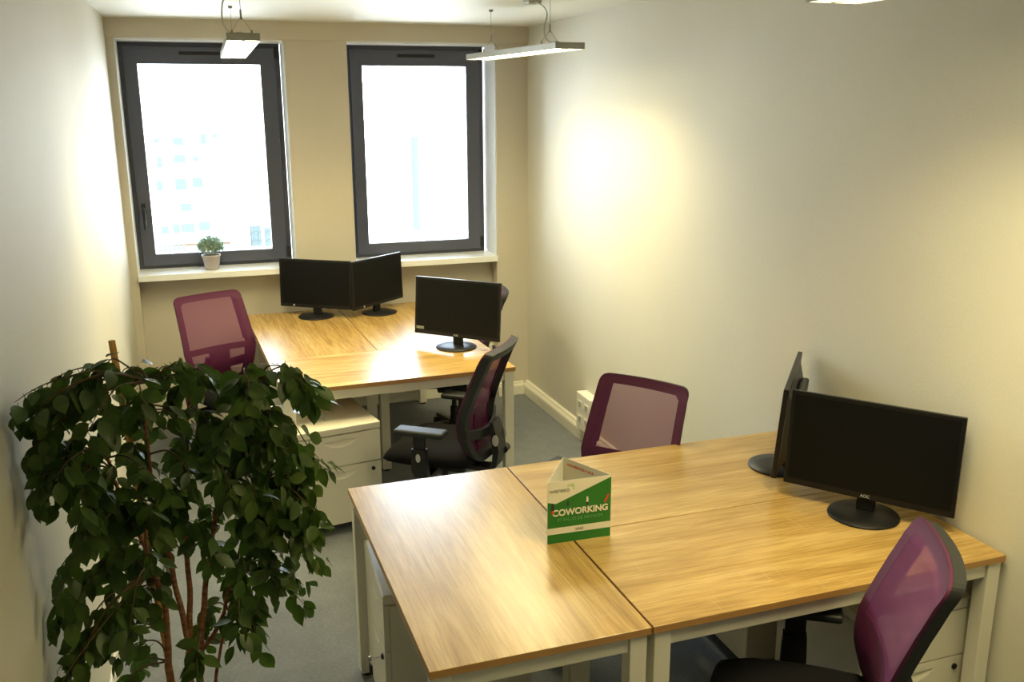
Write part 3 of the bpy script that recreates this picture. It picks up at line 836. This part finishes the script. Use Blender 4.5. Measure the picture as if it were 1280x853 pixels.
CL = [(-0.24,2.34,1.49),(-0.14,2.6,1.39),(-0.06,2.35,1.46),(-0.36,2.35,1.46),(-0.2,2.38,1.44),(0.05,2.56,1.33),(-0.15,2.53,1.37),(-0.02,2.44,1.41),(-0.16,2.63,1.33),(-0.01,2.6,1.36),(0.21,2.45,1.39),(0.24,2.39,1.36),(-0.4,2.2,1.47),(-0.34,2.4,1.39),(-0.37,2.3,1.42),(-0.35,2.21,1.45),(0.08,2.34,1.38),(-0.19,2.5,1.32),(-0.17,2.31,1.4),(-0.1,2.54,1.34),(0.07,2.51,1.28),(0.1,2.4,1.37),(0.1,2.43,1.31),(0.09,2.52,1.29),(-0.38,2.23,1.38),(-0.26,2.13,1.41),(-0.38,2.2,1.36),(-0.38,2.18,1.36),(-0.4,2.28,1.4),(-0.26,2.37,1.32),(0.15,2.46,1.27),(0.05,2.59,1.21),(-0.08,2.41,1.3),(-0.26,2.37,1.32),(0.1,2.45,1.22),(-0.26,2.37,1.34),(-0.21,2.61,1.25),(-0.24,2.61,1.27),(-0.05,2.41,1.23),(0.11,2.51,1.21),(0.03,2.33,1.3),(-0.22,2.62,1.19),(-0.4,2.24,1.29),(-0.38,2.31,1.27),(0.15,2.37,1.14),(0.19,2.48,1.09),(-0.36,2.39,1.2),(0.0,2.34,1.25),(-0.02,2.54,1.13),(0.16,2.36,1.21),(0.16,2.52,1.17),(-0.32,2.37,1.22),(-0.07,2.32,1.19),(0.0,2.58,1.13),(0.06,2.46,1.16),(-0.34,2.26,1.32),(0.12,2.38,1.17),(-0.19,2.46,1.16),(-0.34,2.14,1.3),(-0.08,2.58,1.14),(-0.21,2.44,1.22),(0.18,2.38,1.21),(0.26,2.44,1.14),(-0.38,2.17,1.28),(-0.3,2.17,1.24),(-0.31,2.26,1.23),(-0.37,2.32,1.18),(-0.15,2.44,1.1),(0.08,2.35,1.11),(-0.19,2.38,1.1),(0.11,2.47,1.0),(0.06,2.4,1.08),(0.21,2.52,1.02),(-0.17,2.59,1.01),(0.02,2.34,1.12),(0.12,2.48,1.06),(-0.24,2.32,1.2),(0.14,2.52,1.06),(-0.12,2.38,1.12),(0.03,2.42,1.12),(0.22,2.48,1.06),(-0.13,2.2,1.21),(-0.31,2.34,1.12),(0.13,2.39,1.04),(-0.35,2.33,1.08),(-0.3,2.31,1.12),(-0.31,2.2,1.13),(-0.1,2.63,0.91),(0.07,2.39,1.02),(-0.16,2.7,0.88),(0.19,2.43,0.97),(0.14,2.43,0.99),(-0.31,2.46,1.05),(0.07,2.42,0.98),(0.22,2.39,0.97),(-0.3,2.62,0.91),(0.2,2.42,0.96),(-0.26,2.35,1.09),(0.21,2.5,0.89),(-0.23,2.37,1.08),(0.23,2.5,0.96),(0.06,2.56,0.92),(-0.16,2.28,1.08),(-0.25,2.38,1.09),(-0.4,2.34,0.97),(-0.24,2.52,0.88),(-0.18,2.56,0.82),(-0.29,2.53,0.88),(-0.26,2.32,0.99),(-0.18,2.24,1.02),(0.1,2.43,0.9),(0.04,2.41,0.87),(-0.04,2.28,0.99),(0.11,2.54,0.88),(0.16,2.51,0.8),(-0.31,2.53,0.81),(-0.38,2.32,0.9),(-0.2,2.39,0.82),(-0.23,2.49,0.78),(-0.38,2.2,0.98),(-0.28,2.49,0.78),(0.02,2.55,0.76),(0.03,2.56,0.75),(0.02,2.54,0.76),(0.19,2.48,0.7),(-0.34,2.61,0.66),(-0.36,2.26,0.91),(-0.33,2.37,0.79),(-0.4,2.28,0.9),(-0.31,2.63,0.69),(-0.24,2.24,0.86),(0.02,2.32,0.75),(0.05,2.44,0.73),(-0.08,2.6,0.64),(-0.29,2.41,0.69),(-0.34,2.42,0.72),(-0.28,2.61,0.5),(-0.4,2.23,0.78),(-0.38,2.37,0.75),(-0.28,2.56,0.6),(-0.37,2.21,0.79),(-0.35,2.45,0.68),(-0.09,2.61,0.53),(-0.1,2.28,0.67),(-0.4,2.2,0.75),(-0.35,2.45,0.48),(-0.4,2.13,0.77),(-0.39,2.15,0.76),(0.25,2.52,1.32),(0.26,2.42,1.32),(0.22,2.46,1.38),(0.23,2.48,1.13),(0.28,2.52,1.09),(0.24,2.38,1.01),(0.23,2.5,0.91),(0.21,2.4,0.89),(0.24,2.48,0.82),(0.13,2.37,0.81),(0.19,2.49,0.76),(0.06,2.4,0.74),(0.01,2.4,0.68),(0.06,2.38,0.66),(0.11,2.42,0.87),(0.13,2.42,0.97),(-0.42,2.24,1.42),(-0.43,2.3,1.2),(-0.35,2.18,1.46),(-0.4,2.29,1.31),(-0.22,2.48,1.42),(-0.05,2.53,1.4),(0.07,2.38,1.4),(0.18,2.52,1.04),(0.1,2.48,0.99),(-0.09,2.48,1.09),(-0.04,2.5,1.0),(0.01,2.39,1.1),(0.04,2.4,0.99),(-0.08,2.39,1.0),(-0.13,2.45,1.04),(-0.02,2.46,0.9),(-0.09,2.46,1.21),(-0.02,2.43,1.28),(0.06,2.49,1.18),(-0.18,2.5,0.91),(-0.23,2.49,0.85)]
lv = nb(); tw = nb()
def leaf(bm, base, d, up, L, wd):
    """pointed oval blade with a folded midrib, drooping tip and short stalk"""
    d = d.normalized(); s = d.cross(up)
    if s.length < 1e-3: s = d.orthogonal()
    s.normalize(); n = s.cross(d).normalized()
    st = base + d * L * .16
    prof = [(0, .0), (.12, .55), (.30, .93), (.48, 1.0), (.66, .82), (.82, .46), (.92, .17), (1.0, .0)]
    mid, lf, rt = [], [], []
    cur = rnd.uniform(.05, .22); fold = rnd.uniform(.10, .28)
    for tt, w in prof:
        c = st + d * (L * tt) - n * (cur * L * tt * tt)
        mid.append(bm.verts.new(c))
        if w > 0:
            lf.append(bm.verts.new(c + s * wd * w + n * fold * wd * w)); rt.append(bm.verts.new(c - s * wd * w + n * fold * wd * w))
    k = len(mid)
    for i in range(k - 1):
        for side, arr in ((0, lf), (1, rt)):
            if i == 0: f = (mid[0], arr[0], mid[1])
            elif i == k - 2: f = (mid[i], arr[i - 1], mid[i + 1])
            else: f = (mid[i], arr[i - 1], arr[i], mid[i + 1])
            bm.faces.new(f if side else f[::-1])
    q = s * .0009
    bm.faces.new([bm.verts.new(v) for v in (base - q, base + q, st + q, st - q)])
nleaf = 0
for (cx, cy, cz) in CL:
    tip = Lc((cx, cy, cz))
    # twig springs from the stem point above/inside that is closest in reach
    best = min(allpts, key=lambda a: (a[0] - tip).length + 1.2 * max(0, tip.z - .02 - a[0].z) - .15 * a[1])[0]
    reach = tip - best
    m1 = best + reach * .45 + Vector((rnd.uniform(-.02, .02), rnd.uniform(-.02, .02), .02 + .06 * reach.length))
    m2 = best + reach * .82 + Vector((0, 0, .018))
    end = tip + Vector((reach.x * .06, reach.y * .06, -.015))
    pts = spline([best, m1, m2, end], 6); n = len(pts)
    tube(tw, pts, [.0030 * (1 - .75 * i / (n - 1)) for i in range(n)], 5, caps=False)
    cnt = 11; side = 1
    for q in range(cnt):
        u = .36 + .64 * q / (cnt - 1); fi = u * (n - 1); i = min(int(fi), n - 2); p = pts[i].lerp(pts[i + 1], fi - i)
        tg = (pts[i + 1] - pts[i]).normalized(); out = tg.cross(Vector((0, 0, 1)))
        if out.length < .1: out = Vector((rnd.uniform(-1, 1), rnd.uniform(-1, 1), 0))
        out.normalize(); side = -side
        d = out * side * rnd.uniform(.3, .9) + tg * rnd.uniform(.2, .8) + Vector((rnd.uniform(-.35, .35), rnd.uniform(-.35, .35), rnd.uniform(-1.1, .05)))
        up = Vector((rnd.uniform(-.6, .6), rnd.uniform(-1.0, .25), rnd.uniform(.1, 1)))
        L = rnd.uniform(.044, .068)
        b0 = p + Vector((rnd.uniform(-.012, .012),) * 3)
        wx = b0.x + d.normalized().x * L * 1.2 + PX
        if wx < XL + .012: d.x = abs(d.x) * .5
        if b0.x + PX < XL + .02: b0.x = XL + .02 - PX
        leaf(lv, b0, d, up, L, L * rnd.uniform(.25, .31)); nleaf += 1
for q_ in (tw, lv):
    for v in q_.verts:
        if v.co.x + PX < XL + .008: v.co.x = XL + .008 - PX + .02 * abs(sin(v.co.z * 40))
obj('twigs', tw, M['twig'], t)
obj('foliage', lv, M['leaf'], t, smooth=True)

# ------------------------------------------------------------------ outside
GZ = -14.0
def outside_building(name, label, x0, x1, y0, dp, z0, z1, wins):
    b = thing(name, label, 'building', ((x0 + x1) / 2, y0, z0))
    cx = (x0 + x1) / 2
    bm = nb(); box(bm, x0 - cx, x1 - cx, 0, dp, 0, z1 - z0); obj('facade', bm, M['facade'], b)
    for (wx, wz, ww, wh) in wins:
        bm = nb(); box(bm, wx - cx - ww / 2, wx - cx + ww / 2, -.06, .02, wz - z0 - wh / 2, wz - z0 + wh / 2); obj('facade_window', bm, M['facade_pane'], b)
    return b
wn = [(-3.3, -1.3, .5, .5), (-1.3, -1.4, 1.0, .7), (1.1, -1.2, .6, 1.0), (2.2, -.9, .5, .4), (-3.2, -3.4, .5, 1.1), (-1.3, -3.1, 1.1, .8), (.2, -3.1, .5, .5),
      (-3.4, -5.7, .6, 1.0), (-1.4, -5.6, 1.1, 1.1), (.2, -5.5, 1.0, 1.0), (-1.1, -7.9, 1.1, .8), (-3.3, -10.1, .8, .8), (-2.2, -10.0, .7, .9), (-1.1, -10.0, 1.3, .9), (.5, -9.9, 1.1, .9)]
outside_building('apartment_building', 'white apartment block far outside, seen through the left window', -22, 4.6, 100, 12, GZ, 14, wn)
a = outside_building('annex_building', 'low white annex outside the left window, at its lower right', 1.9, 9, 62, 20, GZ, -4.6, [(3.4, -6.1, .7, 1.3), (4.3, -6.2, .7, 1.2), (5.2, -6.3, .7, 1.2)])
bm = nb()
for k in range(7): box(bm, 2.7 + k * .45 - 5.45, 2.76 + k * .45 - 5.45, -.12, -.06, 7.0, 8.7)
for k in range(4): box(bm, -2.75, .1, -.12, -.06, 7.0 + k * .55, 7.05 + k * .55)
obj('trellis', bm, M['rail_o'], a)
t = thing('roof_terrace', 'flat roof terrace with railings outside below the left window', 'terrace', (-1, 58, -7.0))
bm = nb(); box(bm, -9, 4, 0, 14, -.4, 0); obj('roof_slab', bm, M['roof'], t)
bm = nb(); box(bm, .2, 3.2, 3, 3.5, 0, .12); box(bm, -.8, 2.9, 7.5, 8, 0, .12); obj('coping', bm, M['orange'], t)
bm = nb()
for z in (.3, .55, .8, 1.05): box(bm, -3, .3, .5, .55, z, z + .05, mx=Matrix.Rotation(.5, 4, 'Z'))
for k in range(12): box(bm, -3 + k * .3, -2.95 + k * .3, .5, .55, 0, 1.1, mx=Matrix.Rotation(.5, 4, 'Z'))
obj('railing', bm, M['rail_o'], t)
t = thing('tower_block', 'pale narrow tower faintly visible outside the right window', 'building', (23.4, 120, GZ))
bm = nb(); box(bm, 0, 3.2, 0, 4, 0, 26); obj('facade', bm, M['facade'], t)
bm = nb(); box(bm, 3.2, 4.3, .4, 3, 0, 12); obj('stair_shaft', bm, M['stair'], t)


# ------------------------------------------------------------------ light
w = bpy.data.worlds.new('sky'); S.world = w; w.use_nodes = True
nt = w.node_tree; bg = nt.nodes['Background']; bg.inputs[1].default_value = 24
tc = nt.nodes.new('ShaderNodeTexCoord'); sp = nt.nodes.new('ShaderNodeSeparateXYZ'); rp = nt.nodes.new('ShaderNodeValToRGB')
nt.links.new(tc.outputs['Generated'], sp.inputs[0]); nt.links.new(sp.outputs['Z'], rp.inputs[0]); nt.links.new(rp.outputs[0], bg.inputs[0])
e = rp.color_ramp.elements; e[0].position = 0.0; e[0].color = (.90, .95, 1, 1); e[1].position = .6; e[1].color = (.62, .78, 1.0, 1)
for (x0, x1) in WX:
    ld = bpy.data.lights.new('window_portal', 'AREA'); ld.shape = 'RECTANGLE'; ld.size = x1 - x0; ld.size_y = WZ[1] - WZ[0]
    ld.cycles.is_portal = True
    lo = bpy.data.objects.new('window_portal', ld); COL.objects.link(lo); lo.location = ((x0 + x1) / 2, 6.60, (WZ[0] + WZ[1]) / 2)
    lo.rotation_euler = (-pi / 2, 0, 0)
sn = bpy.data.lights.new('sun', 'SUN'); sn.energy = 5.0; sn.angle = .009; sn.color = (1, .95, .86)
so = bpy.data.objects.new('sun', sn); COL.objects.link(so); so.location = (0, -10, 20)
so.rotation_euler = Vector((-.25, -.75, .62)).to_track_quat('Z', 'Y').to_euler()

# ------------------------------------------------------------------ camera
cam = bpy.data.cameras.new('camera'); co = bpy.data.objects.new('camera', cam); COL.objects.link(co)
yaw, pit, rol = .3233, .2493, -.0041
f = Vector((sin(yaw) * cos(pit), cos(yaw) * cos(pit), -sin(pit))); r = Vector((cos(yaw), -sin(yaw), 0)); up = r.cross(f)
r2 = r * cos(rol) + up * sin(rol); u2 = -r * sin(rol) + up * cos(rol)
co.matrix_world = Matrix(((r2.x, u2.x, -f.x, 0), (r2.y, u2.y, -f.y, 0), (r2.z, u2.z, -f.z, 2.084), (0, 0, 0, 1)))
cam.sensor_fit = 'HORIZONTAL'; cam.sensor_width = 36; cam.lens = 36 * 1165.2 / 1280; cam.clip_start = .05; cam.clip_end = 500
S.camera = co
vs = S.view_settings; vs.view_transform = 'Standard'; vs.look = 'None'; vs.gamma = 1; vs.exposure = -0.45; vs.use_curve_mapping = False
